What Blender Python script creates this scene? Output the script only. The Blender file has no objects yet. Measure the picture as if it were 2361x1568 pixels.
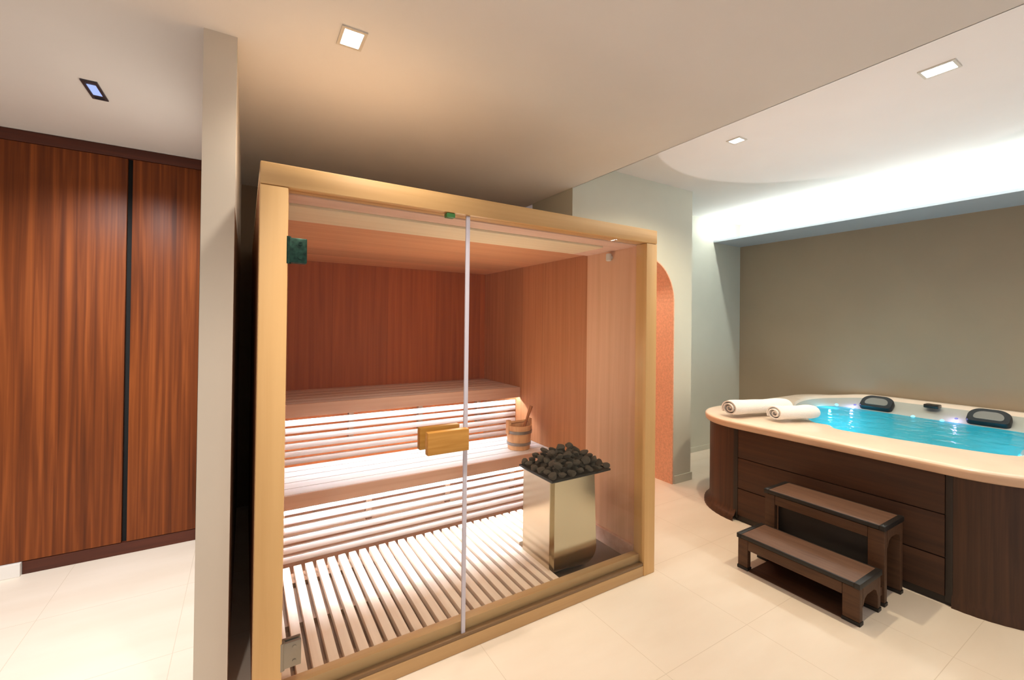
import bpy, bmesh, math, random
from mathutils import Vector, Matrix
random.seed(7)
PI = math.pi
S = bpy.context.scene
C = S.collection

# ------------------------------------------------------------------ helpers
ORG = {}

def new_obj(name, me):
    o = bpy.data.objects.new(name, me)
    C.objects.link(o)
    return o

def props(o, label=None, cat=None, group=None, kind=None):
    if label: o['label'] = label
    if cat: o['category'] = cat
    if group: o['group'] = group
    if kind: o['kind'] = kind
    return o

def thing(name, loc, label, cat, group=None):
    o = new_obj(name, None)
    o.empty_display_size = 0.1
    o.location = loc
    ORG[o] = Vector(loc)
    return props(o, label, cat, group)

def obj(name, bm, mats, parent=None, org=None, sharp=35, smooth=True):
    """link a bmesh (world coordinates) as one object; org = origin of a top-level mesh"""
    if not isinstance(mats, (list, tuple)): mats = [mats]
    base = ORG[parent] if parent is not None else Vector(org or (0, 0, 0))
    bmesh.ops.recalc_face_normals(bm, faces=bm.faces)
    bmesh.ops.translate(bm, verts=bm.verts, vec=-base)
    me = bpy.data.meshes.new(name)
    bm.to_mesh(me); bm.free()
    for m in mats: me.materials.append(m)
    if smooth:
        for p in me.polygons: p.use_smooth = True
        me.set_sharp_from_angle(angle=math.radians(sharp))
    o = new_obj(name, me)
    if parent is not None:
        o.parent = parent
    else:
        o.location = base
    ORG[o] = base
    return o

def B(): return bmesh.new()

def box(bm, x0, x1, y0, y1, z0, z1, bev=0.0, mi=0, seg=2):
    m = Matrix.Translation(((x0+x1)/2, (y0+y1)/2, (z0+z1)/2)) @ Matrix.Diagonal((x1-x0, y1-y0, z1-z0, 1))
    r = bmesh.ops.create_cube(bm, size=1, matrix=m)
    vs = r['verts']
    fs = set(f for v in vs for f in v.link_faces)
    for f in fs: f.material_index = mi
    if bev > 0:
        es = list(set(e for v in vs for e in v.link_edges))
        rb = bmesh.ops.bevel(bm, geom=es, offset=bev, segments=seg, affect='EDGES', profile=0.6)
        for f in rb['faces']: f.material_index = mi
    return vs

def quad(bm, pts, mi=0):
    f = bm.faces.new([bm.verts.new(p) for p in pts]); f.material_index = mi
    return f

def prism(bm, poly, axis, a, b, mi=0):
    """extrude a 2D polygon along an axis ('x','y','z')"""
    def P(u, v, w):
        return {'x': (w, u, v), 'y': (u, w, v), 'z': (u, v, w)}[axis]
    lo = [bm.verts.new(P(u, v, a)) for u, v in poly]
    hi = [bm.verts.new(P(u, v, b)) for u, v in poly]
    n = len(poly)
    fs = [bm.faces.new(lo[::-1]), bm.faces.new(hi)]
    for i in range(n):
        fs.append(bm.faces.new((lo[i], lo[(i+1) % n], hi[(i+1) % n], hi[i])))
    for f in fs: f.material_index = mi
    return fs

def lathe(bm, prof, cx, cy, n=32, mi=0, cap=True):
    rings = []
    for r, z in prof:
        rings.append([bm.verts.new((cx+r*math.cos(2*PI*k/n), cy+r*math.sin(2*PI*k/n), z)) for k in range(n)])
    for a, b in zip(rings, rings[1:]):
        for k in range(n):
            f = bm.faces.new((a[k], a[(k+1) % n], b[(k+1) % n], b[k])); f.material_index = mi
    if cap:
        bm.faces.new(rings[0][::-1]).material_index = mi
        bm.faces.new(rings[-1]).material_index = mi

def tube(bm, pts, rad, n=10, mi=0):
    pts = [Vector(p) for p in pts]
    if not isinstance(rad, (list, tuple)): rad = [rad]*len(pts)
    rings = []
    for i, p in enumerate(pts):
        d = (pts[min(i+1, len(pts)-1)] - pts[max(i-1, 0)]).normalized()
        a = d.orthogonal().normalized() if i == 0 else (rings_a - d*rings_a.dot(d)).normalized()
        rings_a = a
        b = d.cross(a)
        rings.append([bm.verts.new(p + (a*math.cos(2*PI*k/n)+b*math.sin(2*PI*k/n))*rad[i]) for k in range(n)])
    for a, b in zip(rings, rings[1:]):
        for k in range(n):
            bm.faces.new((a[k], a[(k+1) % n], b[(k+1) % n], b[k])).material_index = mi
    bm.faces.new(rings[0][::-1]).material_index = mi
    bm.faces.new(rings[-1]).material_index = mi

# ------------------------------------------------------------------ materials
def lin(c):
    return tuple(((v/255)/12.92 if v/255 <= 0.04045 else (((v/255)+0.055)/1.055)**2.4) for v in c)

def mat(name, rgb, rough=0.6, metal=0.0, noise=0.0, nscale=6.0, bump=0.0, spec=0.5, emit=0.0, ecol=None):
    m = bpy.data.materials.new(name); m.use_nodes = True
    nt = m.node_tree; b = nt.nodes['Principled BSDF']
    c = lin(rgb)
    b.inputs['Base Color'].default_value = (*c, 1)
    b.inputs['Roughness'].default_value = rough
    b.inputs['Metallic'].default_value = metal
    b.inputs['Specular IOR Level'].default_value = spec
    if emit:
        b.inputs['Emission Color'].default_value = (*(ecol or c), 1)
        b.inputs['Emission Strength'].default_value = emit
    if noise or bump:
        tc = nt.nodes.new('ShaderNodeTexCoord')
        nz = nt.nodes.new('ShaderNodeTexNoise'); nz.inputs['Scale'].default_value = nscale
        nz.inputs['Detail'].default_value = 6
        nt.links.new(tc.outputs['Object'], nz.inputs['Vector'])
        if noise:
            rp = nt.nodes.new('ShaderNodeValToRGB')
            rp.color_ramp.elements[0].position = 0.3; rp.color_ramp.elements[1].position = 0.7
            rp.color_ramp.elements[0].color = (*[max(0, v*(1-noise)) for v in c], 1)
            rp.color_ramp.elements[1].color = (*[min(1, v*(1+noise)) for v in c], 1)
            nt.links.new(nz.outputs['Fac'], rp.inputs['Fac'])
            nt.links.new(rp.outputs['Color'], b.inputs['Base Color'])
        if bump:
            bp = nt.nodes.new('ShaderNodeBump'); bp.inputs['Strength'].default_value = bump
            bp.inputs['Distance'].default_value = 0.01
            nt.links.new(nz.outputs['Fac'], bp.inputs['Height'])
            nt.links.new(bp.outputs['Normal'], b.inputs['Normal'])
    return m

def wood(name, dark, light, axis='z', stripe=28.0, stretch=0.05, rough=0.5, contrast=1.0, plank=0.0, plank_axis='x', plank_dark=0.55, spec=0.4, mid=None):
    """grain stretched along an axis; optional plank joints every `plank` metres along plank_axis"""
    m = bpy.data.materials.new(name); m.use_nodes = True
    nt = m.node_tree; b = nt.nodes['Principled BSDF']; L = nt.links.new; N = nt.nodes.new
    b.inputs['Roughness'].default_value = rough
    b.inputs['Specular IOR Level'].default_value = spec
    tc = N('ShaderNodeTexCoord'); mp = N('ShaderNodeMapping')
    sc = {'x': (stretch, 1, 1), 'y': (1, stretch, 1), 'z': (1, 1, stretch)}[axis]
    mp.inputs['Scale'].default_value = [v*stripe for v in sc]
    L(tc.outputs['Object'], mp.inputs['Vector'])
    n1 = N('ShaderNodeTexNoise'); n1.inputs['Scale'].default_value = 1.0; n1.inputs['Detail'].default_value = 5
    n1.inputs['Distortion'].default_value = 0.6
    L(mp.outputs['Vector'], n1.inputs['Vector'])
    rp = N('ShaderNodeValToRGB')
    w = 0.22/contrast
    rp.color_ramp.elements[0].position = 0.5-w; rp.color_ramp.elements[1].position = 0.5+w
    rp.color_ramp.elements[0].color = (*lin(dark), 1); rp.color_ramp.elements[1].color = (*lin(light), 1)
    if mid:
        e = rp.color_ramp.elements.new(0.5); e.color = (*lin(mid), 1)
    L(n1.outputs['Fac'], rp.inputs['Fac'])
    col = rp.outputs['Color']
    if plank:
        sx = N('ShaderNodeSeparateXYZ'); L(tc.outputs['Object'], sx.inputs['Vector'])
        md = N('ShaderNodeMath'); md.operation = 'DIVIDE'; md.inputs[1].default_value = plank
        L(sx.outputs[plank_axis.upper()], md.inputs[0])
        fr = N('ShaderNodeMath'); fr.operation = 'FRACT'; L(md.outputs[0], fr.inputs[0])
        lt = N('ShaderNodeMath'); lt.operation = 'LESS_THAN'; lt.inputs[1].default_value = 0.004/plank
        L(fr.outputs[0], lt.inputs[0])
        fl = N('ShaderNodeMath'); fl.operation = 'FLOOR'; L(md.outputs[0], fl.inputs[0])
        wn = N('ShaderNodeTexWhiteNoise'); wn.noise_dimensions = '1D'; L(fl.outputs[0], wn.inputs['W'])
        mr = N('ShaderNodeMapRange'); mr.inputs['To Min'].default_value = 0.88; mr.inputs['To Max'].default_value = 1.1
        L(wn.outputs['Value'], mr.inputs['Value'])
        hv = N('ShaderNodeHueSaturation'); L(mr.outputs['Result'], hv.inputs['Value']); L(col, hv.inputs['Color'])
        mx = N('ShaderNodeMix'); mx.data_type = 'RGBA'; L(lt.outputs[0], mx.inputs['Factor'])
        L(hv.outputs['Color'], mx.inputs['A']); mx.inputs['B'].default_value = (*[v*plank_dark for v in lin(dark)], 1)
        col = mx.outputs['Result']
    L(col, b.inputs['Base Color'])
    return m

def emit(name, col, strength):
    m = bpy.data.materials.new(name); m.use_nodes = True
    nt = m.node_tree; nt.nodes.clear()
    e = nt.nodes.new('ShaderNodeEmission'); o = nt.nodes.new('ShaderNodeOutputMaterial')
    e.inputs['Color'].default_value = (*col, 1); e.inputs['Strength'].default_value = strength
    nt.links.new(e.outputs[0], o.inputs['Surface'])
    return m

def clear(name, tint, rough=0.0, f0=0.02, bump=0.0, bscale=8.0, haze=0.0, hazecol=(1, 1, 1)):
    """see-through sheet: tinted transparency with a Fresnel reflection"""
    m = bpy.data.materials.new(name); m.use_nodes = True
    nt = m.node_tree; nt.nodes.clear(); N = nt.nodes.new; L = nt.links.new
    out = N('ShaderNodeOutputMaterial'); tr = N('ShaderNodeBsdfTransparent'); gl = N('ShaderNodeBsdfGlossy')
    fr = N('ShaderNodeLayerWeight'); mx = N('ShaderNodeMixShader')
    pw = N('ShaderNodeMath'); pw.operation = 'POWER'; pw.inputs[1].default_value = 5.0
    ma = N('ShaderNodeMath'); ma.operation = 'MULTIPLY_ADD'; ma.inputs[1].default_value = 1-f0; ma.inputs[2].default_value = f0
    tr.inputs['Color'].default_value = (*tint, 1)
    gl.inputs['Roughness'].default_value = rough
    L(fr.outputs['Facing'], pw.inputs[0]); L(pw.outputs[0], ma.inputs[0])
    L(ma.outputs[0], mx.inputs[0]); L(tr.outputs[0], mx.inputs[1]); L(gl.outputs[0], mx.inputs[2])
    res = mx.outputs[0]
    if haze:
        df = N('ShaderNodeBsdfDiffuse'); df.inputs['Color'].default_value = (*hazecol, 1)
        m2 = N('ShaderNodeMixShader'); m2.inputs[0].default_value = haze
        L(res, m2.inputs[1]); L(df.outputs[0], m2.inputs[2]); res = m2.outputs[0]
    if bump:
        tc = N('ShaderNodeTexCoord'); nz = N('ShaderNodeTexNoise'); nz.inputs['Scale'].default_value = bscale
        nz.inputs['Detail'].default_value = 2; nz.inputs['Distortion'].default_value = 0.5
        L(tc.outputs['Object'], nz.inputs['Vector'])
        bp = N('ShaderNodeBump'); bp.inputs['Strength'].default_value = bump; bp.inputs['Distance'].default_value = 0.05
        L(nz.outputs['Fac'], bp.inputs['Height'])
        L(bp.outputs[0], fr.inputs['Normal']); L(bp.outputs[0], gl.inputs['Normal'])
    L(res, out.inputs['Surface'])
    return m

def tile_floor(name, c1, c2, grout, sx, sy, ox, oy, rough):
    m = bpy.data.materials.new(name); m.use_nodes = True
    nt = m.node_tree; b = nt.nodes['Principled BSDF']; N = nt.nodes.new; L = nt.links.new
    tc = N('ShaderNodeTexCoord'); sp = N('ShaderNodeSeparateXYZ'); L(tc.outputs['Object'], sp.inputs[0])
    fac = None
    cells = []
    for ax, s, off in (('X', sx, ox), ('Y', sy, oy)):
        a = N('ShaderNodeMath'); a.operation = 'SUBTRACT'; a.inputs[1].default_value = off; L(sp.outputs[ax], a.inputs[0])
        d = N('ShaderNodeMath'); d.operation = 'DIVIDE'; d.inputs[1].default_value = s; L(a.outputs[0], d.inputs[0])
        f = N('ShaderNodeMath'); f.operation = 'FRACT'; L(d.outputs[0], f.inputs[0])
        fl = N('ShaderNodeMath'); fl.operation = 'FLOOR'; L(d.outputs[0], fl.inputs[0]); cells.append(fl)
        t = N('ShaderNodeMath'); t.operation = 'LESS_THAN'; t.inputs[1].default_value = 0.003/s; L(f.outputs[0], t.inputs[0])
        if fac is None: fac = t
        else:
            mx = N('ShaderNodeMath'); mx.operation = 'MAXIMUM'; L(fac.outputs[0], mx.inputs[0]); L(t.outputs[0], mx.inputs[1]); fac = mx
    mp = N('ShaderNodeMapping'); mp.inputs['Scale'].default_value = (1.2, 4.0, 1.0); L(tc.outputs['Object'], mp.inputs[0])
    nz = N('ShaderNodeTexNoise'); nz.inputs['Scale'].default_value = 1.3; nz.inputs['Detail'].default_value = 5; L(mp.outputs[0], nz.inputs['Vector'])
    rp = N('ShaderNodeValToRGB'); rp.color_ramp.elements[0].position = .3; rp.color_ramp.elements[1].position = .7
    rp.color_ramp.elements[0].color = (*lin(c1), 1); rp.color_ramp.elements[1].color = (*lin(c2), 1)
    L(nz.outputs['Fac'], rp.inputs[0])
    mx = N('ShaderNodeMix'); mx.data_type = 'RGBA'; L(fac.outputs[0], mx.inputs['Factor'])
    L(rp.outputs[0], mx.inputs['A']); mx.inputs['B'].default_value = (*lin(grout), 1)
    L(mx.outputs['Result'], b.inputs['Base Color'])
    b.inputs['Roughness'].default_value = rough; b.inputs['Specular IOR Level'].default_value = 0.35
    return m

M = {}
M['ceiling'] = mat('ceiling_paint', (231, 227, 225), 0.9, noise=0.02, nscale=2)
M['wall_paint'] = mat('cream_wall_paint', (216, 204, 188), 0.85, noise=0.02, nscale=3)
M['wall_grey'] = mat('pale_grey_green_paint', (204, 202, 188), 0.85, noise=0.02, nscale=3)
M['wall_taupe'] = mat('taupe_wall_paint', (166, 148, 126), 0.8, noise=0.05, nscale=1.2)
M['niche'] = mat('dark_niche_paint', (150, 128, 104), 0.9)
M['shelf'] = mat('blue_grey_shelf_paint', (186, 194, 204), 0.7)
M['white'] = mat('white_skirting_paint', (232, 226, 220), 0.5)
M['copper_tile'] = mat('copper_mosaic_tile', (228, 176, 146), 0.45, noise=0.12, nscale=60)
M['floor'] = tile_floor('beige_floor_tile', (228, 212, 194), (236, 222, 206), (214, 197, 177), 0.6, 0.6, -0.573, -0.55, 0.42)
M['walnut'] = wood('walnut_veneer', (84, 40, 18), (150, 80, 36), 'z', stripe=34, stretch=0.022, rough=0.42, contrast=1.0, mid=(116, 58, 25), spec=0.2)
M['walnut_dark'] = wood('dark_walnut_veneer', (62, 26, 14), (92, 42, 24), 'x', stripe=26, stretch=0.05, rough=0.5)
M['black'] = mat('black_shadow_gap', (10, 9, 8), 0.8)
M['frame_v'] = wood('golden_alder_upright', (210, 164, 106), (226, 184, 126), 'z', stripe=20, stretch=0.04, rough=0.45, contrast=0.7)
M['frame_h'] = wood('golden_alder_rail', (206, 158, 100), (228, 186, 128), 'x', stripe=20, stretch=0.04, rough=0.4, contrast=0.8)
M['sill'] = wood('tan_sill', (178, 138, 92), (198, 160, 112), 'x', stripe=20, stretch=0.04, rough=0.4)
M['fascia'] = wood('pink_aspen_fascia', (190, 146, 122), (206, 164, 140), 'x', stripe=26, stretch=0.03, rough=0.55)
M['roof'] = wood('pale_roof_boards', (246, 208, 168), (251, 220, 184), 'x', stripe=20, stretch=0.04, rough=0.6)
M['cedar'] = wood('cedar_wall_boards', (166, 82, 26), (192, 102, 40), 'z', stripe=30, stretch=0.03, rough=0.6, plank=0.46, plank_axis='x', plank_dark=0.8)
M['cedar_side'] = wood('cedar_side_boards', (174, 112, 68), (196, 132, 86), 'z', stripe=30, stretch=0.03, rough=0.6, plank=0.30, plank_axis='y', plank_dark=0.8)
M['aspen_side'] = wood('pale_aspen_boards', (212, 166, 132), (226, 182, 148), 'z', stripe=24, stretch=0.03, rough=0.6)
M['cedar_ceiling'] = wood('cedar_ceiling_boards', (216, 152, 108), (230, 168, 122), 'x', stripe=24, stretch=0.03, rough=0.6, plank=0.3, plank_axis='y', plank_dark=0.85)
M['border'] = wood('pale_pink_ceiling_border', (230, 192, 170), (240, 206, 184), 'x', stripe=24, stretch=0.03, rough=0.6)
M['aspen_ceiling'] = wood('pale_aspen_panel', (240, 222, 186), (248, 232, 200), 'x', stripe=24, stretch=0.03, rough=0.6)
M['bench'] = wood('aspen_bench', (218, 204, 198), (231, 219, 214), 'x', stripe=26, stretch=0.03, rough=0.55)
M['slat'] = wood('aspen_floor_slat', (222, 196, 172), (236, 214, 192), 'y', stripe=26, stretch=0.03, rough=0.55)
M['pit'] = mat('dark_brown_floor_tray', (150, 112, 84), 0.7)
M['tray'] = mat('dark_stove_tray', (98, 70, 50), 0.6)
M['handle'] = wood('oiled_alder_handle', (178, 122, 48), (202, 148, 74), 'x', stripe=60, stretch=0.05, rough=0.45)
M['glass'] = clear('clear_glass', (0.97, 0.985, 0.98), f0=0.012)
M['seal'] = mat('milky_glass_edge', (206, 200, 212), 0.3)
M['hinge'] = mat('dark_green_metal', (34, 62, 50), 0.3, metal=0.6, noise=0.5, nscale=60)
M['hinge_pale'] = mat('satin_metal', (150, 142, 130), 0.3, metal=0.8)
M['magnet'] = mat('green_plastic', (60, 120, 60), 0.4)
M['steel'] = mat('brushed_steel', (208, 196, 174), 0.17, metal=1.0)
M['steel_dark'] = mat('stove_inner_steel', (62, 54, 46), 0.5, metal=0.6)
M['stone'] = mat('olivine_stone', (72, 63, 52), 0.85, noise=0.5, nscale=14, bump=0.5)
M['stove_rim'] = mat('blackened_steel', (42, 38, 34), 0.6, metal=0.4, noise=0.3, nscale=30)
M['bucket'] = wood('pine_stave', (206, 150, 104), (226, 176, 130), 'z', stripe=40, stretch=0.06, rough=0.6)
M['band'] = mat('grey_metal_hoop', (150, 142, 136), 0.4, metal=0.7)
M['ladle'] = wood('stained_birch', (146, 88, 50), (176, 112, 68), 'z', stripe=50, stretch=0.05, rough=0.5)
M['sensor'] = mat('white_plastic', (225, 224, 216), 0.4)
M['led'] = emit('white_led_strip', (0.76, 0.86, 1.0), 600)
M['led_upper'] = emit('white_led_strip_upper', (0.76, 0.86, 1.0), 260)
M['led_cove'] = emit('cool_led_strip', (0.92, 1.0, 0.95), 90)
M['lamp_on'] = emit('lit_lamp_lens', (1.0, 0.96, 0.92), 40)
M['lamp_blue'] = emit('pale_blue_lens', (0.42, 0.52, 0.95), 1.1)
M['fixture'] = mat('brushed_aluminium_trim', (214, 208, 198), 0.4, metal=0.3)
M['fixture_dark'] = mat('dark_trim', (58, 54, 62), 0.4)
M['skirt'] = wood('dark_walnut_composite', (58, 34, 20), (80, 49, 30), 'y', stripe=30, stretch=0.04, rough=0.55)
M['skirt_v'] = wood('dark_walnut_composite_upright', (60, 37, 24), (82, 52, 34), 'z', stripe=50, stretch=0.03, rough=0.5, contrast=1.1)
M['skirt_edge'] = mat('black_corner_strip', (40, 30, 24), 0.5)
M['shell'] = mat('pearl_acrylic_shell', (240, 218, 198), 0.22, noise=0.04, nscale=5)
M['shell_shade'] = mat('shaded_pearl_acrylic_edge', (224, 186, 156), 0.3, noise=0.06, nscale=5)  # shade on the outer side of the rim, put into the colour
M['shell_in'] = mat('grey_pearl_acrylic', (182, 180, 170), 0.25)
M['pillow'] = mat('black_rubber', (26, 28, 30), 0.45)
M['pillow_grey'] = mat('grey_rubber', (128, 124, 118), 0.5)
M['panel'] = mat('black_control_panel', (34, 32, 30), 0.3)
M['water'] = clear('pool_water', (0.20, 0.72, 0.90), rough=0.06, f0=0.03, bump=0.35, bscale=7, haze=0.45, hazecol=(0.04, 0.50, 0.66))
M['spa_cyan'] = emit('cyan_light', (0.25, 0.72, 1.0), 2.2)
M['spa_violet'] = emit('violet_light', (0.40, 0.40, .95), .9)
M['tread'] = wood('brown_composite_tread', (92, 64, 49), (112, 82, 65), 'y', stripe=60, stretch=0.08, rough=0.6)
M['step'] = wood('brown_composite_frame', (74, 48, 31), (94, 64, 42), 'y', stripe=50, stretch=0.08, rough=0.6)
M['step_shadow'] = wood('step_shadow_brown', (62, 36, 20), (78, 47, 27), 'y', stripe=50, stretch=0.08, rough=0.7)  # dark tone stands in for the shade under the steps
M['step_black'] = mat('black_plastic_trim', (24, 20, 18), 0.5)
M['towel'] = mat('white_terry_towel', (250, 246, 244), 0.95, bump=0.6, nscale=220)
M['jet'] = mat('chrome_jet', (170, 175, 180), 0.25, metal=0.9)

def structure(name, bm, m, label=None, parent=None):
    o = obj(name, bm, m, parent, smooth=False)
    o['kind'] = 'structure'
    if label: o['label'] = label
    return o

# ------------------------------------------------------------------ key dimensions
XL, XR = -4.6, 3.319          # room
YB = 1.476                    # back wall by the tub
YW = 1.833                    # walnut front
YA = 0.909                    # arch wall front
XA0, XA1 = 0.083, 1.571
ZL, ZH = 2.568, 2.785
YF = -3.2                     # open side behind the photographer
PX0, PX1, PY0 = -2.262, -2.156, 0.191   # partition
W, H = 2.078, 2.053           # sauna front

# ------------------------------------------------------------------ room shell
bm = B(); box(bm, XL-.1, XR+.1, YF, 2.6, -0.1, 0.0)
structure('floor', bm, M['floor'], 'large beige stone tiles with fine joints')
bm = B()
box(bm, XL-.1, 0.092, YF, 2.4, ZL, ZL+.1)
structure('ceiling', bm, M['ceiling'], 'lower cream ceiling over the sauna and hall')
bm = B(); box(bm, 0.092, XR+.1, YF, 2.4, ZH, ZH+.1); box(bm, 0.088, 0.0921, YF, 2.4, ZL, ZH+.1)
structure('ceiling_raised', bm, M['ceiling'], 'raised cream ceiling over the hot tub')
bm = B(); box(bm, XL-.1, XL, YF, 2.4, 0, ZL)
structure('wall_left', bm, M['wall_paint'])
bm = B(); box(bm, XL, PX0, YW+.56, YW+.6, 0, ZL); box(bm, PX0, XA0+.1, 2.30, 2.4, 0, ZL)
structure('wall_niche', bm, M['niche'])
bm = B(); box(bm, PX0, PX1, PY0, 2.4, 0, ZL)
structure('wall_partition', bm, M['wall_paint'], 'narrow cream end of the partition wall left of the sauna')
bm = B(); box(bm, XR, XR+.1, YF, YB+.1, 0, ZH)
structure('wall_right', bm, M['wall_taupe'], 'taupe wall behind the hot tub')
bm = B(); box(bm, XA1-.02, XR+.1, YB, YB+.1, 0, ZH)
structure('wall_back', bm, M['wall_grey'], 'pale wall lit from the ceiling cove')

# wall with the round-topped opening
bm = B()
ax0, ax1, zs = 0.495, 1.317, 1.70
R = (ax1-ax0)/2; xc = (ax0+ax1)/2
arc = [(xc+R*math.cos(t), zs+R*math.sin(t)) for t in [PI*k/32 for k in range(33)]]
outline = [(XA1, 0), (XA1, ZH), (XA0, ZH), (XA0, 0), (ax0, 0)] + arc[::-1] + [(ax1, 0)]
prism(bm, outline, 'y', YA, YB)
structure('wall_arch', bm, M['wall_grey'], 'pale wall with a round-topped opening right of the sauna')
bm = B()
inner = [(ax0, 0.0)] + arc[::-1] + [(ax1, 0.0)]
o2 = []
t_ = 0.012
innr = [(ax0+t_, 0.0)] + [(xc+(R-t_)*math.cos(t), zs+(R-t_)*math.sin(t)) for t in [PI*k/32 for k in range(33)]][::-1] + [(ax1-t_, 0.0)]
for i in range(len(inner)-1):
    prism(bm, [inner[i], inner[i+1], innr[i+1], innr[i]], 'y', YA-.002, YB)
structure('trim_1', bm, M['copper_tile'], 'copper-coloured mosaic lining of the round-topped opening')
bm = B(); box(bm, XA0, XA1, YB+.9, YB+1.0, 0, 2.4)
box(bm, XA0, XA0+.1, YB, YB+.9, 0, 2.4); box(bm, XA1-.1, XA1, YB+.1, YB+.9, 0, 2.4); box(bm, XA0, XA1, YB, YB+1.0, 2.4, 2.45)
structure('wall_shower', bm, M['copper_tile'], 'copper tiled room beyond the opening')
bm = B(); box(bm, ax1+.012, XA1+.012, YA-.012, YA, 0, .075, .003)
structure('baseboard_arch', bm, M['wall_grey'])
bm = B(); box(bm, XA1, XR, YB-.012, YB, 0, .06, .003)
structure('baseboard_back', bm, M['wall_grey'])

# cove shelf with the LED strip along the right wall
XS = 2.754
bm = B(); box(bm, XS, XR, YF, YB, 2.505, 2.528)
structure('trim_2', bm, M['shelf'], 'blue-grey cove shelf under the bright ceiling band')
bm = B(); box(bm, XS+.09, XS+.115, YF+.1, YB-.01, 2.529, 2.536)
o = obj('led_strip', bm, M['led_cove'], org=(XS+.04, -.8, 2.529), smooth=False)
props(o, 'cool white light strip lying on the cove shelf along the tub wall', 'light strip')

bm = B(); box(bm, XR-.006, XR, YF, YB, 2.529, ZH)  # white colour stands in for the strip's glare on this wall
structure('glare_band', bm, M['white'], 'white band on the wall above the cove shelf, stands in for the glare of the strip')
bm = B(); box(bm, 2.655, 2.675, YF+.1, YB-.01, ZH-.004, ZH-.0005)  # added strip, sharpens the slanted shelf shadow on the back wall
o = obj('led_strip', bm, emit('added_ceiling_led', (0.92, 1.0, 0.95), 85), org=(2.665, -.8, ZH-.004), smooth=False)
props(o, 'added cool white light strip on the raised ceiling above the cove shelf edge', 'light strip')

# ------------------------------------------------------------------ walnut wardrobe on the left
wd = thing('wardrobe', (-3.3, YW+.3, 0), 'tall walnut fitted wardrobe at left with a dark vertical gap between doors', 'wardrobe')
bm = B(); box(bm, XL+.01, PX0-.002, YW+.03, YW+.55, 0.0, ZL-.002)
obj('carcass', bm, M['black'], wd)
bm = B(); box(bm, XL+.01, PX0-.002, YW-.004, YW+.03, 2.50, ZL-.002, .002)
obj('header', bm, M['walnut_dark'], wd)
bm = B(); box(bm, XL+.01, -2.764, YW, YW+.028, .078, 2.498, .002)
obj('door', bm, M['walnut'], wd)
bm = B(); box(bm, -2.738, -2.385, YW, YW+.028, .078, 2.498, .002)
obj('door', bm, M['walnut'], wd)
bm = B(); box(bm, -2.383, PX0-.002, YW-.004, YW+.03, .0, 2.499, .002)
obj('side_stile', bm, M['walnut_dark'], wd)
bm = B(); box(bm, -3.196, -2.384, YW+.004, YW+.03, .0, .074, .002)
obj('plinth', bm, M['walnut_dark'], wd)
bm = B(); box(bm, XL, -3.198, YW-.02, YW+.03, 0, .076, .003)
structure('baseboard_left', bm, M['white'], 'white skirting below the walnut front at far left')

# ------------------------------------------------------------------ sauna cabin
sa = thing('sauna_cabin', (-W/2, 1.1, 0), 'glass-fronted sauna cabin with golden wood frame and cedar inside', 'sauna')
PW, PD = 0.092, 0.085
bm = B(); box(bm, -W, -W+PW, 0, PD, 0, H-.083, .006)
obj('post', bm, M['frame_v'], sa)
bm = B(); box(bm, -.09, 0, 0, PD, 0, H-.083, .006)
obj('post', bm, M['frame_v'], sa)
bm = B(); box(bm, -W, 0, 0, PD, H-.082, H, .006)
obj('top_rail', bm, M['frame_h'], sa)
bm = B()
box(bm, -W+PW, -.091, 0.004, .05, 0, .06, .005)
box(bm, -W+PW, -.091, 0.036, .085, .06, .118, .005)
obj('threshold', bm, M['sill'], sa)
bm = B(); box(bm, -W+PW, -.091, 0.006, .034, .061, .075, .002)
obj('glass_channel', bm, mat('brown_glass_channel', (122, 92, 62), 0.35), sa)
YI = 2.10
bm = B(); box(bm, -W+.002, -2.0, PD, YI+.06, 0, H-.03)
obj('side_wall', bm, M['cedar_side'], sa)
bm = B(); box(bm, -.06, -.002, .56, YI+.06, 0, H-.03); 
obj('side_wall', bm, M['cedar_side'], sa)
bm = B(); box(bm, -.062, -.002, PD, .558, 0, H-.03)
o = obj('side_panel', bm, M['aspen_side'], sa); o['label'] = 'paler wood panel at the front of the right wall'
bm = B(); box(bm, -2.0, -.06, YI, YI+.06, 0, H-.03)
obj('back_wall', bm, M['cedar'], sa)
bm = B(); box(bm, -2.0, -.06, PD, YI, 1.975, 2.02)
obj('cabin_ceiling', bm, M['cedar_ceiling'], sa)
bm = B(); box(bm, -1.995, -.24, .215, .50, 1.955, 1.9745, .003)
o = obj('ceiling_panel', bm, M['aspen_ceiling'], sa); o['label'] = 'pale wood panel across the front of the cabin ceiling'
bm = B(); box(bm, -1.995, -.063, PD+.001, .213, 1.966, 1.9745, .002); box(bm, -.238, -.063, .2135, .56, 1.966, 1.9745, .002)
obj('ceiling_border', bm, M['border'], sa)
bm = B(); box(bm, -W, 0, 0.01, YI+.06, 2.021, H-.004)
obj('roof', bm, M['roof'], sa)
bm = B(); box(bm, -2.0, -.06, PD, YI, .0, .04)
obj('base_tray', bm, M['pit'], sa)
bm = B(); box(bm, -.662, -.088, .088, .54, .0405, .046)
obj('stove_tray', bm, M['tray'], sa)
# side base boards by the stove
bm = B(); box(bm, -.085, -.062, .09, .92, .04, .135, .003)
obj('base_board', bm, M['fascia'], sa)
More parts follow.
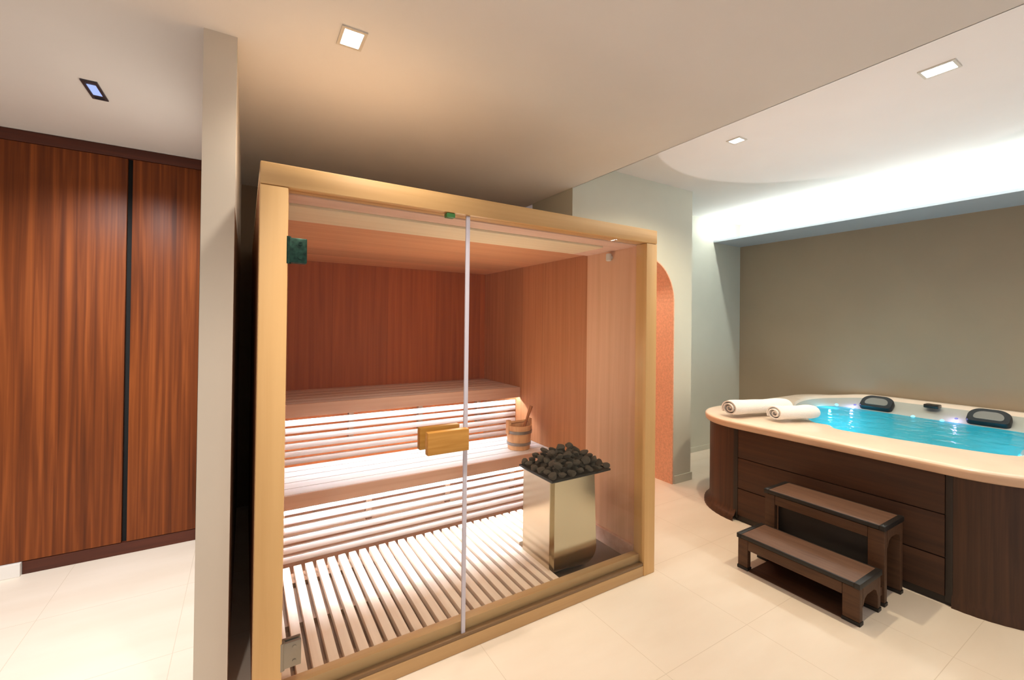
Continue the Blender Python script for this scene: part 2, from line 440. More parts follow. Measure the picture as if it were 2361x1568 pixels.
# fixed glass and door
GY = 0.016
bm = B(); box(bm, -1.243, -.088, GY, GY+.008, .074, H-.083)
obj('glass_panel', bm, M['glass'], sa)
bm = B(); box(bm, -1.983, -1.262, GY, GY+.008, .068, H-.088)
dr = obj('glass_door', bm, M['glass'], sa)
bm = B(); box(bm, -1.262, -1.2435, GY-.001, GY+.009, .066, H-.083, .001)
obj('door_seal', bm, M['seal'], dr)
bm = B(); box(bm, -1.458, -1.268, -.052, -.018, .922, 1.018, .004); 
for x in (-1.42, -1.31): tube(bm, [(x, -.02, .97), (x, .05, .97)], .008)
hd = obj('door_handle', bm, M['handle'], dr)
bm = B(); box(bm, -1.458, -1.268, .048, .082, .922, 1.018, .004)
obj('inner_grip', bm, M['handle'], dr)
def hinge(z, m1):
    bm = B()
    box(bm, -1.986, -1.922, GY-.014, GY-.001, z-.046, z+.046, .003)
    box(bm, -1.986, -1.922, GY+.009, GY+.022, z-.046, z+.046, .003)
    tube(bm, [(-1.986, GY-.006, z-.05), (-1.986, GY-.006, z+.05)], .011)
    for dz in (-.026, .026):
        tube(bm, [(-1.945, GY-.017, z+dz), (-1.945, GY-.01, z+dz)], .007)
    return obj('hinge', bm, m1, dr)
hinge(1.742, M['hinge'])
hinge(.255, M['hinge_pale'])['label'] = 'bright metal hinge near the floor'
bm = B(); box(bm, -1.362, -1.322, GY-.012, GY+.02, 1.95, 1.969, .003)
obj('door_catch', bm, M['magnet'], sa)
bm = B(); lathe(bm, [(.012, 1.90), (.018, 1.905), (.018, 1.945), (.012, 1.95)], -.085, .324, 16)
box(bm, -.085, -.0625, .310, .338, 1.915, 1.935, .002)
o = obj('temperature_sensor', bm, M['sensor'], org=(-.085, .324, 1.9))
props(o, 'small white sensor on the upper right sauna wall', 'sensor')

# floor grate with a cut-out for the stove
fg = thing('floor_grate', (-1.0, .5, .04), 'pale slatted wooden floor grate inside the sauna', 'floor grate')
bm = B()
pitch = 0.0595; x = -1.985
ZS = .10
edges = []
while x < -.10:
    x1 = x+.040
    if x1 > -.665 and x < -.12:
        if x < -.665:
            box(bm, x, x1, .09, .955, .066, ZS, .003)
        else:
            box(bm, x, x1, .545, .955, .066, ZS, .003)
    else:
        box(bm, x, x1, .09, .955, .066, ZS, .003)
    x += pitch
obj('slats', bm, M['slat'], fg)
bm = B()
for y in (.16, .50, .86): box(bm, -1.985, -.68 if y < .5 else -.10, y-.02, y+.02, .041, .065)
obj('bearers', bm, M['pit'], fg)
bm = B(); box(bm, -1.985, -.68, .068+.018, .089, .041, ZS, .002)
obj('front_rail', bm, M['slat'], fg)

# benches
XB0, XB1 = -1.998, -.063
def bench(label, y0, y1, ztop, fas_h, grille_y, gz0, gz1, pitchz):
    t = thing('sauna_bench', ((XB0+XB1)/2, (y0+y1)/2, 0), label, 'bench', 'benches inside the sauna')
    bm = B()
    n = 5; gap = .008
    d = (y1-(y0+.02)+gap)/n
    for k in range(n):
        a = y0+.02+k*d
        box(bm, XB0, XB1, a, a+d-gap, ztop-.026, ztop, .003)
    obj('seat', bm, M['bench'], t)
    bm = B(); box(bm, XB0, XB1, y0, y0+.018, ztop-fas_h, ztop, .003)
    obj('fascia', bm, M['fascia'], t)
    bm = B(); box(bm, XB0+.01, XB1-.01, y0+.040, y0+.046, ztop-fas_h+.015, ztop-fas_h+.019)
    o = obj('led_strip', bm, M['led'] if ztop < .7 else M['led_upper'], t, smooth=False); o['label'] = 'white glowing strip under the seat edge'
    bm = B()
    z = gz0
    while z+.036 <= gz1:
        box(bm, XB0, XB1, grille_y, grille_y+.022, z, z+.036, .004)
        z += pitchz
    obj('slatted_skirt', bm, M['bench'], t)
    for x in (-1.9, -1.35, -.75, -.16):
        bm = B(); box(bm, x-.02, x+.02, y1-.08, y1-.03, max(gz0-.02, .041), ztop-.028)
        obj('support', bm, M['pit'], t)
    return t
bench('lower sauna bench with white lit seat and glowing slatted front', .92, 1.46, .51, .08, .985, .105, .43, .055)
bench('upper sauna bench along the back wall above the lower one', 1.42, 2.095, .932, .088, 1.49, .515, .83, .052)

# ------------------------------------------------------------------ stove
SX, SY = -.478, .32
st = thing('sauna_stove', (SX, SY, .047), 'steel sauna stove topped with dark stones in the right front corner', 'stove')
bm = B()
bx0, bx1, by0, by1, bz0, bz1 = -.645, -.312, .17, .462, .08, .605
r = .085
prof = [(bx0, bz1), (bx0, bz0)] + [(bx1-r+r*math.sin(t), bz0+r-r*math.cos(t)) for t in [PI/2*k/10 for k in range(11)]] + [(bx1, bz1)]
prism(bm, prof, 'y', by0, by1)
es = [e for e in bm.edges if abs(e.verts[0].co.y-e.verts[1].co.y) < 1e-6]
bmesh.ops.bevel(bm, geom=[e for e in es if e.verts[0].co.y < by0+.01 and not (e.verts[0].co.z > bz1-.01 and e.verts[1].co.z > bz1-.01)], offset=.02, segments=4, affect='EDGES')
obj('body', bm, M['steel'], st)
bm = B(); box(bm, bx0+.03, bx1-.06, by0+.05, by1-.03, .047, .12, .004)
obj('foot', bm, M['steel_dark'], st)
bm = B()
# flared tray: lower ring on body, upper ring wider, open inside
lo = [(bx0-.002, by0-.002), (bx1+.002, by0-.002), (bx1+.002, by1), (bx0-.002, by1)]
hi = [(-.675, .128), (-.242, .128), (-.242, .465), (-.675, .465)]
rings = [[bm.verts.new((x, y, .592)) for x, y in lo], [bm.verts.new((x, y, .613)) for x, y in hi],
         [bm.verts.new((x, y, .623)) for x, y in hi],
         [bm.verts.new((x+(.008 if x < -.5 else -.008), y+(.008 if y < .3 else -.008), .623)) for x, y in hi],
         [bm.verts.new((x+(.010 if x < -.5 else -.010), y+(.010 if y < .3 else -.010), .616)) for x, y in hi]]
for a, b in zip(rings, rings[1:]):
    for k in range(4): bm.faces.new((a[k], a[(k+1) % 4], b[(k+1) % 4], b[k]))
bm.faces.new(rings[-1]); bm.faces.new(rings[0][::-1])
obj('stone_tray', bm, M['stove_rim'], st)

def stone_mesh(i):
    bm = B()
    bmesh.ops.create_icosphere(bm, subdivisions=2, radius=1)
    rnd = random.Random(i)
    sc = (rnd.uniform(.9, 1.25), rnd.uniform(.8, 1.1), rnd.uniform(.55, .8))
    planes = [(Vector((rnd.gauss(0, 1), rnd.gauss(0, 1), rnd.gauss(0, 1))).normalized(), rnd.uniform(.5, .8)) for _ in range(9)]
    for v in bm.verts:
        for n, d in planes:
            k = v.co.dot(n)
            if k > d: v.co -= n*(k-d)
        v.co = Vector((v.co.x*sc[0], v.co.y*sc[1], v.co.z*sc[2]))
    me = bpy.data.meshes.new('stone')
    bm.to_mesh(me); bm.free(); me.materials.append(M['stone'])
    for p in me.polygons: p.use_smooth = True
    me.set_sharp_from_angle(angle=math.radians(28))
    return me
smeshes = [stone_mesh(i) for i in range(7)]
rnd = random.Random(3)
cnt = 0
for layer, (nx, ny, z, hx, hy, s) in enumerate(((7, 6, .640, .196, .150, .029), (5, 5, .676, .135, .112, .031), (4, 3, .712, .09, .07, .031), (2, 1, .742, .035, .0, .028))):
    for i in range(nx):
        for j in range(ny):
            u = -1+2*i/(nx-1); v = -1+2*j/(ny-1) if ny > 1 else 0
            px = -.459+u*hx+rnd.uniform(-.004, .004); py = .297+v*hy+rnd.uniform(-.004, .004)
            e = max(abs(u), abs(v))
            o = new_obj('stove_stone', smeshes[cnt % 7]); cnt += 1
            k = s*rnd.uniform(.84, 1.02)
            o.scale = (k, k, k)
            o.location = (px, py, z + rnd.uniform(-.002, .004))
            o.rotation_euler = (rnd.uniform(-.5, .5), rnd.uniform(-.5, .5), rnd.uniform(0, 6.3))
            props(o, 'dark grey stone heaped on top of the sauna stove', 'stone', 'stones heaped on the sauna stove')

# ------------------------------------------------------------------ bucket and ladle on the lower bench
bkx, bky, bz = -.275, 1.10, .5115
bk = thing('bucket', (bkx, bky, bz), 'small wooden sauna bucket on the lower bench by the right wall', 'bucket')
bm = B()
n = 36
def ringr(r, z): return [bm.verts.new((bkx+(r*(1+.012*((k % 3) == 0)*-1))*math.cos(2*PI*k/n), bky+(r*(1+.012*((k % 3) == 0)*-1))*math.sin(2*PI*k/n), z)) for k in range(n)]
rs = [ringr(.086, bz), ringr(.101, bz+.185), ringr(.090, bz+.185), ringr(.078, bz+.02)]
for a, b in zip(rs, rs[1:]):
    for k in range(n): bm.faces.new((a[k], a[(k+1) % n], b[(k+1) % n], b[k]))
bm.faces.new(rs[0][::-1]); bm.faces.new(rs[-1])
obj('staves', bm, M['bucket'], bk)
for z in (.035, .125):
    bm = B(); rr = .0875+.015*z/.185
    lathe(bm, [(rr, bz+z), (rr+.003, bz+z), (rr+.005, bz+z+.022), (rr+.001, bz+z+.022)], bkx, bky, 36, cap=False)
    obj('hoop', bm, M['band'], bk)
bm = B()
for s in (-1, 1):
    box(bm, bkx+s*.095-.014, bkx+s*.095+.014, bky-.02, bky+.02, bz+.12, bz+.225, .004)
tube(bm, [(bkx-.11, bky, bz+.205), (bkx+.11, bky, bz+.205)], .010)
obj('handle', bm, M['bucket'], bk)
la = thing('ladle', (bkx, bky, bz+.05), 'wooden ladle standing in the sauna bucket', 'ladle')
bm = B(); tube(bm, [(bkx-.02, bky-.03, bz+.05), (bkx+.03, bky-.045, bz+.20), (bkx+.075, bky-.06, bz+.33)], [.009, .009, .013])
obj('shaft', bm, M['ladle'], la)
bm = B(); lathe(bm, [(.015, bz+.025), (.035, bz+.035), (.042, bz+.065), (.036, bz+.066), (.025, bz+.04)], bkx-.02, bky-.03, 20)
obj('bowl', bm, M['ladle'], la)

# ------------------------------------------------------------------ downlights and added fill spots
def downlight(x, y, z, ax, ay, label, lens, frame, group='recessed ceiling downlights'):
    t = thing('ceiling_light', (x, y, z), label, 'ceiling light', group)
    def ring(bm, w, z0, z1):
        pts_o = [(-ax, -ay), (ax, -ay), (ax, ay), (-ax, ay)]; pts_i = [(-ax+w, -ay+w), (ax-w, -ay+w), (ax-w, ay-w), (-ax+w, ay-w)]
        for k in range(4):
            p, q, r2, s2 = pts_o[k], pts_o[(k+1) % 4], pts_i[(k+1) % 4], pts_i[k]
            prism(bm, [p, q, r2, s2], 'z', z0, z1)
    bm = B(); ring(bm, .012, -.006, .0)
    f = obj('trim_ring', bm, frame, None, org=(0, 0, 0), smooth=False); f.parent = t
    bm = B(); box(bm, -ax+.013, ax-.013, -min(ay-.013, .055), min(ay-.013, .055), -.0035, -.001, .0004)
    if ay > .08:
        c = B(); box(c, -ax+.0125, ax-.0125, -ay+.0125, ay-.0125, -.0008, -.0002)
        q = obj('recess', c, M['fixture_dark'], None, org=(0, 0, 0), smooth=False); q.parent = t
    g = obj('lens', bm, lens, None, org=(0, 0, 0)); g.parent = t
    return t
downlight(-1.782, -.045, ZL, .046, .062, 'bright square ceiling light in front of the sauna', M['lamp_on'], M['fixture'])
downlight(-2.74, 1.01, ZL, .030, .10, 'small square ceiling light with pale blue lens before the walnut wardrobe', M['lamp_blue'], M['fixture_dark'])
downlight(.80, -.005, ZH, .045, .05, 'small bright ceiling light near the arch, far one of two above the tub', M['lamp_on'], M['fixture'])
downlight(.84, -1.04, ZH, .055, .07, 'bright ceiling light nearer the camera, near one of two above the tub', M['lamp_on'], M['fixture'])

def spot(name, loc, energy, col, angle=150, blend=0.6, rad=0.035, aim=None):
    l = bpy.data.lights.new(name, 'SPOT'); l.energy = energy; l.color = col
    l.spot_size = math.radians(angle); l.spot_blend = blend; l.shadow_soft_size = rad
    o = new_obj(name, l); o.location = loc
    if aim is not None:
        d = Vector(aim)-Vector(loc); o.rotation_euler = d.to_track_quat('-Z', 'Y').to_euler()
    return o
WARM = (1.0, .86, .60)
spot('spot_or_fill', (-1.782, -.045, ZL-.02), 37, (1, .92, .80), 134, 1.0, .035, aim=(-1.74, .06, 2.05))
spot('spot_or_fill', (.80, -.005, ZH-.02), 76, WARM)
spot('spot_or_fill', (.84, -1.04, ZH-.02), 76, WARM)
spot('spot_or_fill', (-2.74, 1.0, ZL-.02), 95, (.93, .97, 1))
spot('spot_or_fill', (-2.95, .10, ZL-.02), 210, (.92, .97, 1), 88, 1.0, .035, aim=(-2.95, 1.35, 0))  # added hall spot without a fitting, brightens floor and lower doors
spot('spot_or_fill', (-2.5, -1.5, ZL-.02), 55, (1, .93, .84), 76, 1.0, .04, aim=(-2.3, .5, .1))  # added fill without a fitting, lifts the partition end and left post
spot('spot_or_fill', (-1.0, -1.9, ZL-.02), 14, (1, .90, .78))  # added weak fill behind the camera, no fitting
spot('spot_or_fill', (-1.75, -.9, ZL-.02), 85, (1, .90, .78), 70, 1.0, .04, aim=(-1.35, .55, .3))  # added front fill without a fitting, lights the floor inside the sauna
point_spec = ((-.85, .72, 1.25), 9.5, (1, .80, .58), .14)
spot('spot_or_fill', (1.15, -.55, 1.0), 40, (1, .88, .84), 2*math.degrees(math.atan(1.2/1.785)), .05, .01, aim=(1.15, -.55, 2.7))  # added upward spot without a fitting, draws the bright arc on the ceiling
def point(name, loc, energy, col, rad=.03):
    l = bpy.data.lights.new(name, 'POINT'); l.energy = energy; l.color = col; l.shadow_soft_size = rad
    o = new_obj(name, l); o.location = loc; return o
point('cabin_fill', *point_spec)  # added unseen warm fill inside the cabin
point('shower_lamp', (.95, 2.0, 2.1), 21, (1, .90, .76), .08)

# ------------------------------------------------------------------ hot tub
tb = thing('hot_tub', (2.2, -.43, 0), 'large square hot tub with dark wood skirt and pearl rim', 'hot tub')
TX0, TX1, TY0, TY1, TR = 1.105, 3.30, -1.45, .585, .42
ySeamA, ySeamB = .165, -1.022
# front skirt: three planks between the corner seams
for z0, z1 in ((.045, .247), (.252, .478), (.483, .70)):
    bm = B(); box(bm, TX0, TX0+.03, ySeamB+.02, ySeamA-.012, z0, z1, .004)
    obj('skirt_board', bm, M['skirt'], tb)
bm = B(); box(bm, TX0+.012, TX0+.05, ySeamB-.002, ySeamA, .0, .70)
obj('skirt_backing', bm, M['skirt_edge'], tb)
for y0, y1 in ((ySeamA-.013, ySeamA+.022), (ySeamB-.012, ySeamB+.018)):
    bm = B(); box(bm, TX0-.003, TX0+.03, y0, y1, .02, .70, .005)
    obj('corner_strip', bm, M['skirt_edge'], tb)
def corner(cx, cy, a0, a1, R, flare=1.0):
    bm = B(); n = 28
    prof = [(0, .70), (0, .10), (.006, .07), (.022, .045), (.04, .03), (.042, .0)]
    cols = []
    pts = [(a0+(a1-a0)*k/n) for k in range(n+1)]
    for off, z in prof:
        off *= flare
        cols.append([bm.verts.new((cx+(R+off-(0.002 if k % 2 else 0))*math.cos(t), cy+(R+off-(0.002 if k % 2 else 0))*math.sin(t), z)) for k, t in enumerate(pts)])
    back = [[bm.verts.new((cx+(R-.04)*math.cos(t), cy+(R-.04)*math.sin(t), z)) for t in pts] for z in (.70, 0)]
    for a, b in zip(cols, cols[1:]):
        for k in range(n): bm.faces.new((a[k], a[k+1], b[k+1], b[k]))
    for k in range(n):
        bm.faces.new((back[0][k], back[0][k+1], cols[0][k+1], cols[0][k]))
        bm.faces.new((back[1][k], back[1][k+1], back[0][k+1], back[0][k]))
    return obj('corner_panel', bm, M['skirt_v'], tb, sharp=60)
corner(TX0+TR, TY1-TR, PI/2, PI, TR)
corner(TX0+TR, TY0+TR, PI, 1.5*PI, TR, .25)
bm = B(); box(bm, TX0+TR, TX1, TY1-.03, TY1, .03, .70, .004)
obj('side_skirt', bm, M['skirt_v'], tb)
bm = B(); box(bm, TX0+TR, TX1, TY0, TY0+.03, .03, .70, .004)
obj('side_skirt', bm, M['skirt_v'], tb)

def rrect(x0, x1, y0, y1, r, n=24):
    p = []
    for cx, cy, a in ((x1-r, y1-r, 0), (x0+r, y1-r, PI/2), (x0+r, y0+r, PI), (x1-r, y0+r, 1.5*PI)):
        for k in range(n+1):
            t = a+PI/2*k/n; p.append((cx+r*math.cos(t), cy+r*math.sin(t)))
    return p
def catmull(P, sub=10):
    out = []; n = len(P)
    for i in range(n):
        p0, p1, p2, p3 = [Vector(P[(i+j-1) % n]) for j in range(4)]
        for k in range(sub):
            t = k/sub
            out.append(tuple(.5*((2*p1)+(p2-p0)*t+(2*p0-5*p1+4*p2-p3)*t*t+(3*p1-p0-3*p2+p3)*t**3)))
    return out
TC = (2.2, -.43); NA = 144
def polar(poly):
    out = []
    for k in range(NA):
        t = 2*PI*k/NA; dx, dy = math.cos(t), math.sin(t); best = 0
        for i in range(len(poly)):
            ax, ay = poly[i][0]-TC[0], poly[i][1]-TC[1]
            bx, by = poly[(i+1) % len(poly)][0]-TC[0], poly[(i+1) % len(poly)][1]-TC[1]
            ex, ey = bx-ax, by-ay
            den = dx*ey-dy*ex
            if abs(den) < 1e-12: continue
            s = (ax*ey-ay*ex)/den; u = (ax*dy-ay*dx)/den
            if s > 0 and -1e-6 <= u <= 1+1e-6: best = max(best, s)
        out.append((TC[0]+dx*best, TC[1]+dy*best))
    return out
TOP = polar(catmull([(1.455, -.36), (1.55, -.27), (1.56, -.16), (1.80, .02), (1.95, .13), (2.3, .33), (2.7, .43), (3.05, .40), (3.19, .2), (3.2, -.4), (3.2, -.95), (3.1, -1.12), (2.7, -1.16), (2.2, -1.14), (1.75, -1.19), (1.60, -1.15), (1.52, -.9), (1.475, -.6)]))
WL = polar(catmull([(1.49, -.37), (1.58, -.29), (1.60, -.18), (1.83, -.02), (1.98, .09), (2.3, .25), (2.7, .33), (2.9, .28), (2.97, .15), (2.97, -.4), (2.97, -.9), (2.9, -1.06), (2.65, -1.10), (2.2, -1.10), (1.77, -1.15), (1.63, -1.11), (1.55, -.9), (1.505, -.6)]))
def sstep(a, b, x):
    t = min(1, max(0, (x-a)/(b-a))); return t*t*(3-2*t)
def lift(x, y): return .045*sstep(2.75, 3.1, x)*sstep(.45, .05, y)
def off(o, z): 
    return [(x, y, z+lift(x, y)) for x, y in polar(rrect(TX0-o, TX1+min(o, .0)+.005, TY0-o, TY1+o, TR+o))]
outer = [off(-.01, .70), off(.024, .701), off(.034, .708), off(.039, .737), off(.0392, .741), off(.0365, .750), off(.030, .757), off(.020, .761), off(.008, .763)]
loops = [o_ for o_ in outer]
top3 = [(x, y, .765+lift(x, y)) for x, y in TOP]
out3 = outer[-1]
loops.append([(o_[0]*.5+i_[0]*.5, o_[1]*.5+i_[1]*.5, o_[2]*.5+i_[2]*.5+.004) for o_, i_ in zip(out3, top3)])
loops.append(top3)
nrim = len(loops)
WZ = .695
wl3 = [(x, y, WZ) for x, y in WL]
def mix3(a, b, t, dz=0): return [(p[0]+(q[0]-p[0])*t, p[1]+(q[1]-p[1])*t, p[2]+(q[2]-p[2])*t+dz) for p, q in zip(a, b)]
loops.append(mix3(top3, wl3, .15, -.008))
loops.append(mix3(top3, wl3, .6, -.004))
loops.append(wl3)
def scl(k, z): return [(TC[0]+(x-TC[0])*k, TC[1]+(y-TC[1])*k, z) for x, y in WL]
loops += [scl(.93, .60), scl(.86, .50), scl(.70, .46), scl(.62, .40), scl(.56, .20), scl(.45, .16)]
bm = B()
vl = [[bm.verts.new(p) for p in lp] for lp in loops]
for i, (a, b) in enumerate(zip(vl, vl[1:])):
    for k in range(NA):
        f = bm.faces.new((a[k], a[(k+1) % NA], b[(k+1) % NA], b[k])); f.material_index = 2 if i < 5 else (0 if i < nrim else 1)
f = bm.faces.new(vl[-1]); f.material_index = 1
obj('shell', bm, [M['shell'], M['shell_in'], M['shell_shade']], tb, sharp=50)
# water
bm = B()
wr = []
for k in (1.004, .8, .6, .4, .2):
    wr.append([bm.verts.new((TC[0]+(x-TC[0])*k, TC[1]+(y-TC[1])*k, WZ)) for x, y in WL])
for a, b in zip(wr, wr[1:]):
    for k in range(NA): bm.faces.new((a[k], a[(k+1) % NA], b[(k+1) % NA], b[k]))
bm.faces.new(wr[-1])
o = obj('water', bm, M['water'], org=(TC[0], TC[1], WZ))
props(o, 'glowing turquoise water filling the hot tub', 'water')

# headrests on the far inner wall
def headrest(yc):
    bm = B()
    def P(u, v, d):   # u along Y, v up the sloped back, d out towards the pool
        base = Vector((2.985, yc, .700)); up = Vector((.155, 0, .115)).normalized(); nrm = Vector((-.115, 0, .155)).normalized()
        return base + Vector((0, -1, 0))*u + up*v + nrm*d
    # arch-topped pad outline
    def outline(hw, hh, v0, r):
        pts = [(-hw, v0), (hw, v0)]
        pts = []
        for cx, cy, a in ((hw-r*.4, v0+r*.4, -PI/2), (hw-r, hh-r, 0), (-hw+r, hh-r, PI/2), (-hw+r*.4, v0+r*.4, PI)):
            rr = r*.4 if cy < hh/2 else r
            for k in range(9):
                t = a+PI/2*k/8; pts.append((cx+rr*math.cos(t), cy+rr*math.sin(t)))
        return pts
    o0 = outline(.125, .165, -.0, .08); o1 = outline(.118, .158, .006, .076); o2 = outline(.088, .128, .034, .06)
    rr = [[bm.verts.new(P(u, v, .0)) for u, v in o0], [bm.verts.new(P(u, v, .03)) for u, v in o0], [bm.verts.new(P(u, v, .042)) for u, v in o1],
          [bm.verts.new(P(u, v, .04)) for u, v in o2]]
    for i, (a, b) in enumerate(zip(rr, rr[1:])):
        for k in range(len(a)):
            bm.faces.new((a[k], a[(k+1) % len(a)], b[(k+1) % len(a)], b[k]))
    bm.faces.new(rr[-1])
    h = obj('headrest', bm, M['pillow'], tb)
    bm = B()
    o3 = outline(.086, .126, .036, .058)
    r2 = [[bm.verts.new(P(u, v, .034)) for u, v in o3], [bm.verts.new(P(u, v, .0435)) for u, v in o3]]
    for k in range(len(o3)): bm.faces.new((r2[0][k], r2[0][(k+1) % len(o3)], r2[1][(k+1) % len(o3)], r2[1][k]))
    bm.faces.new(r2[1])
    obj('pad', bm, M['pillow_grey'], h)
headrest(-.055); headrest(-.79)
bm = B(); box(bm, 3.04, 3.13, -.485, -.385, .78, .812, .008)
obj('control_panel', bm, M['panel'], tb)
bm = B(); lathe(bm, [(.03, .77), (.034, .775), (.03, .795), (.018, .80)], 2.02, .30, 20)
obj('diverter_knob', bm, M['panel'], tb)
# jets and underwater lights round the waterline
def disc(name, p, r, m, nrm=(-.6, 0, .8), lab=None):
    bm = B(); bmesh.ops.create_uvsphere(bm, u_segments=14, v_segments=8, radius=r)
    q = Vector(nrm).to_track_quat('Z', 'Y').to_matrix().to_4x4()
    bmesh.ops.transform(bm, verts=bm.verts, matrix=Matrix.Translation(p) @ q @ Matrix.Diagonal((1, 1, .35, 1)))
    o = obj(name, bm, m, tb)
    if lab: o['label'] = lab
    return o
for y in (-.34, -.53): disc('tub_light', (2.955, y, .70), .015, M['spa_cyan'], lab='small cyan light at the waterline')
disc('tub_light', (2.93, .235, .712), .016, M['spa_cyan'], (-.6, -.4, .7), 'small cyan light at the waterline')
for y in (-.60, .12): disc('tub_light', (3.03, y, .722), .012, M['spa_violet'], lab='violet light on the inner wall')
for y in (-.20, -.24, -1.0): disc('jet', (2.93, y-.02, .655), .03, M['jet'])
for p, e, c in (((2.75, .1, .62), 3.6, (.1, .75, 1)), ((2.2, -.43, .58), 3.2, (.08, .8, 1)), ((2.0, -.95, .58), 2.2, (.08, .75, 1)), ((2.7, -.9, .6), 2.2, (.1, .7, 1)), ((1.85, -.25, .62), 1.4, (.1, .75, 1))):
    point('underwater_lamp', p, e, c, .03)
point('spa_lamp', (2.98, -.60, .74), .25, (.45, .4, 1), .01)
point('spa_lamp', (2.98, .13, .74), .25, (.45, .4, 1), .01)
point('spa_lamp', (2.80, .24, .735), .7, (.1, .7, 1), .01)

# ------------------------------------------------------------------ towels on the tub corner
def towel(name, p0, p1, r, label, fl=.8):
    p0 = Vector(p0); p1 = Vector(p1); d = (p1-p0).normalized(); sd = Vector((-d.y, d.x, 0)); L = (p1-p0).length
    bm = B(); n = 40
    turns = 2.6; N = 90; th = .010
    # rolled cloth: thick spiral strip swept along the roll axis, slightly flattened
    def spir(t):
        ang = t*turns*2*PI; rad = r*(1-.78*t)
        return ang, rad
    segs = 14
    rows = []
    for s in range(segs+1):
        u = s/segs
        wob = 1+.03*math.sin(7*u+1)+.02*math.sin(17*u)
        end = 1-.08*max(0, abs(u-.5)*2-.85)/.15
        row_o, row_i = [], []
        for k in range(N+1):
            a, rad = spir(k/N); rad *= wob*end
            jit = .012*math.sin(k*.7+s*2.1)*L*.2 if k < 20 else 0
            for lst, rr in ((row_o, rad), (row_i, max(rad-th, .002))):
                lst.append(bm.verts.new(p0+d*(u*L+(.006*math.sin(3*k/N*PI) if s in (0, segs) else 0)) + sd*(math.cos(a-.6)*rr*1.12) + Vector((0, 0, math.sin(a-.6)*rr*fl))))
        rows.append((row_o, row_i))
    for (ao, ai), (bo, bi) in zip(rows, rows[1:]):
        for k in range(N):
            bm.faces.new((ao[k], ao[k+1], bo[k+1], bo[k]))
            bm.faces.new((ai[k], ai[k+1], bi[k+1], bi[k]))
        bm.faces.new((ao[0], bo[0], bi[0], ai[0])); bm.faces.new((ao[N], bo[N], bi[N], ai[N]))
    for ro, ri in (rows[0], rows[-1]):
        for k in range(N): bm.faces.new((ro[k], ro[k+1], ri[k+1], ri[k]))
    c = (p0+p1)/2
    o = obj(name, bm, M['towel'], org=(c.x, c.y, .77))
    props(o, label, 'towel', 'rolled towels on the tub corner')
towel('rolled_towel', (1.14, .25, .838), (1.66, .09, .838), .082, 'white rolled towel at the tub corner, longer one lying behind')
towel('rolled_towel', (1.28, -.02, .832), (1.60, -.14, .832), .074, 'white rolled towel lying in front, nearer the tub water')

# ------------------------------------------------------------------ steps before the tub
sp = thing('step_stool', (.78, -.53, 0), 'two-tier dark brown wooden steps in front of the hot tub', 'steps')
def tread(x0, x1, y0, y1, z):
    bm = B(); box(bm, x0+.006, x1-.006, y0+.022, y1-.022, z-.018, z, .003)
    t = obj('tread', bm, M['tread'], sp)
    bm = B()
    box(bm, x0-.004, x1+.004, y0-.004, y0+.022, z-.026, z+.002, .003)
    box(bm, x0-.004, x1+.004, y1-.022, y1+.004, z-.026, z+.002, .003)
    box(bm, x0-.004, x0+.006, y0+.022, y1-.022, z-.022, z, .002)
    box(bm, x1-.006, x1+.004, y0+.022, y1-.022, z-.022, z, .002)
    obj('edge_trim', bm, M['step_black'], t)
SY0, SY1 = -.845, -.22
LT, UT = .21, .425
tread(.49, .752, SY0, SY1, LT); tread(.79, 1.05, SY0, SY1, UT)
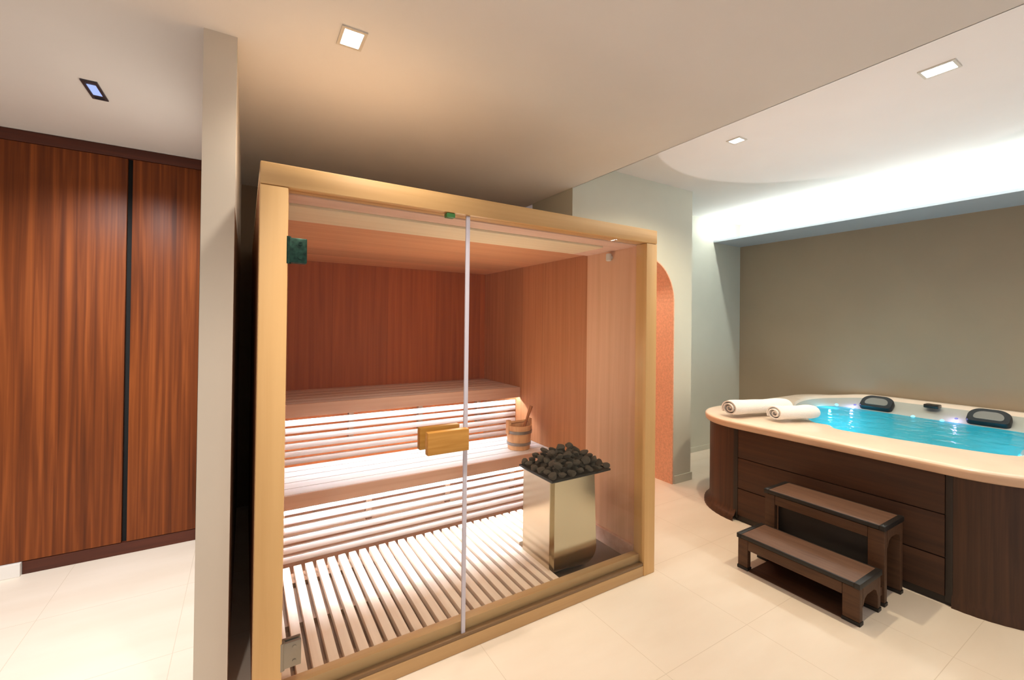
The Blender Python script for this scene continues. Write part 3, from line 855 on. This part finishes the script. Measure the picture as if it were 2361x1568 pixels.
def frame(x0, x1, zt, low):
    # front and rear rails, four legs with black feet, side arches
    for y0, y1 in ((SY0, SY0+.075), (SY1-.06, SY1)):
        for xa, xb in ((x0, x0+.035), (x1-.035, x1)):
            bm = B(); box(bm, xa, xb, y0, y1, .018, zt-.027, .004)
            l = obj('leg', bm, M['step'], sp)
            bm = B(); box(bm, xa-.003, xb+.003, y0-.003, y1+.003, .0, .018, .002)
            obj('foot_cap', bm, M['step_black'], l)
    bm = B(); box(bm, x0, x0+.03, SY0+.076, SY1-.061, zt-.085, zt-.027, .004)
    obj('front_rail', bm, M['step'], sp)
    for y0, y1 in ((SY0, SY0+.03), (SY1-.03, SY1)):
        bm = B()
        xm0, xm1 = x0+.036, x1-.036; zb = zt-.075
        poly = [(xm0, zt-.028), (xm0, zb-.05), (xm0+.022, zb-.012), (xm0+.05, zb), (xm1-.05, zb), (xm1-.022, zb-.012), (xm1, zb-.05), (xm1, zt-.028)]
        prism(bm, poly, 'y', y0, y1)
        obj('side_rail', bm, M['step'], sp)
frame(.495, .747, LT, True)
frame(.795, 1.045, UT, False)
bm = B(); box(bm, .497, .83, SY0+.08, SY1-.065, .001, .007, .001)  # thin dark sheet in place of the shadow under the lower tread
obj('shadow_sheet', bm, M['step_shadow'], sp)
bm = B(); box(bm, .832, .846, SY0+.08, SY1-.065, .03, UT-.09, .002)
obj('back_panel', bm, M['step_black'], sp)
for y in (SY0+.01, SY1-.05):
    bm = B(); box(bm, .748, .794, y, y+.04, .06, .10)
    obj('side_brace', bm, M['step'], sp)

# ------------------------------------------------------------------ world
w = bpy.data.worlds.new('world'); S.world = w; w.use_nodes = True
bg = w.node_tree.nodes['Background']; bg.inputs['Color'].default_value = (.98, .98, 1.0, 1); bg.inputs['Strength'].default_value = .5

# ------------------------------------------------------------------ camera
f, cy, yaw, pitch, roll = 1005.5919, 740.3037, .5487, .0075, .0113
fw = Vector((math.sin(yaw)*math.cos(pitch), math.cos(yaw)*math.cos(pitch), math.sin(pitch)))
rt = Vector((math.cos(yaw), -math.sin(yaw), 0)); up = rt.cross(fw)
r2 = rt*math.cos(roll)+up*math.sin(roll); u2 = -rt*math.sin(roll)+up*math.cos(roll)
cd = bpy.data.cameras.new('camera'); cam = new_obj('camera', cd)
mw = Matrix((r2, u2, -fw)).transposed().to_4x4(); mw.translation = (-2.1156, -1.7886, 1.478)
cam.matrix_world = mw
cd.sensor_fit = 'HORIZONTAL'; cd.sensor_width = 36; cd.lens = f/2361*36
cd.shift_y = (cy-784)/2361; cd.clip_start = .02
S.camera = cam
S.view_settings.view_transform = 'Standard'
S.view_settings.look = 'None'
S.view_settings.exposure = 0
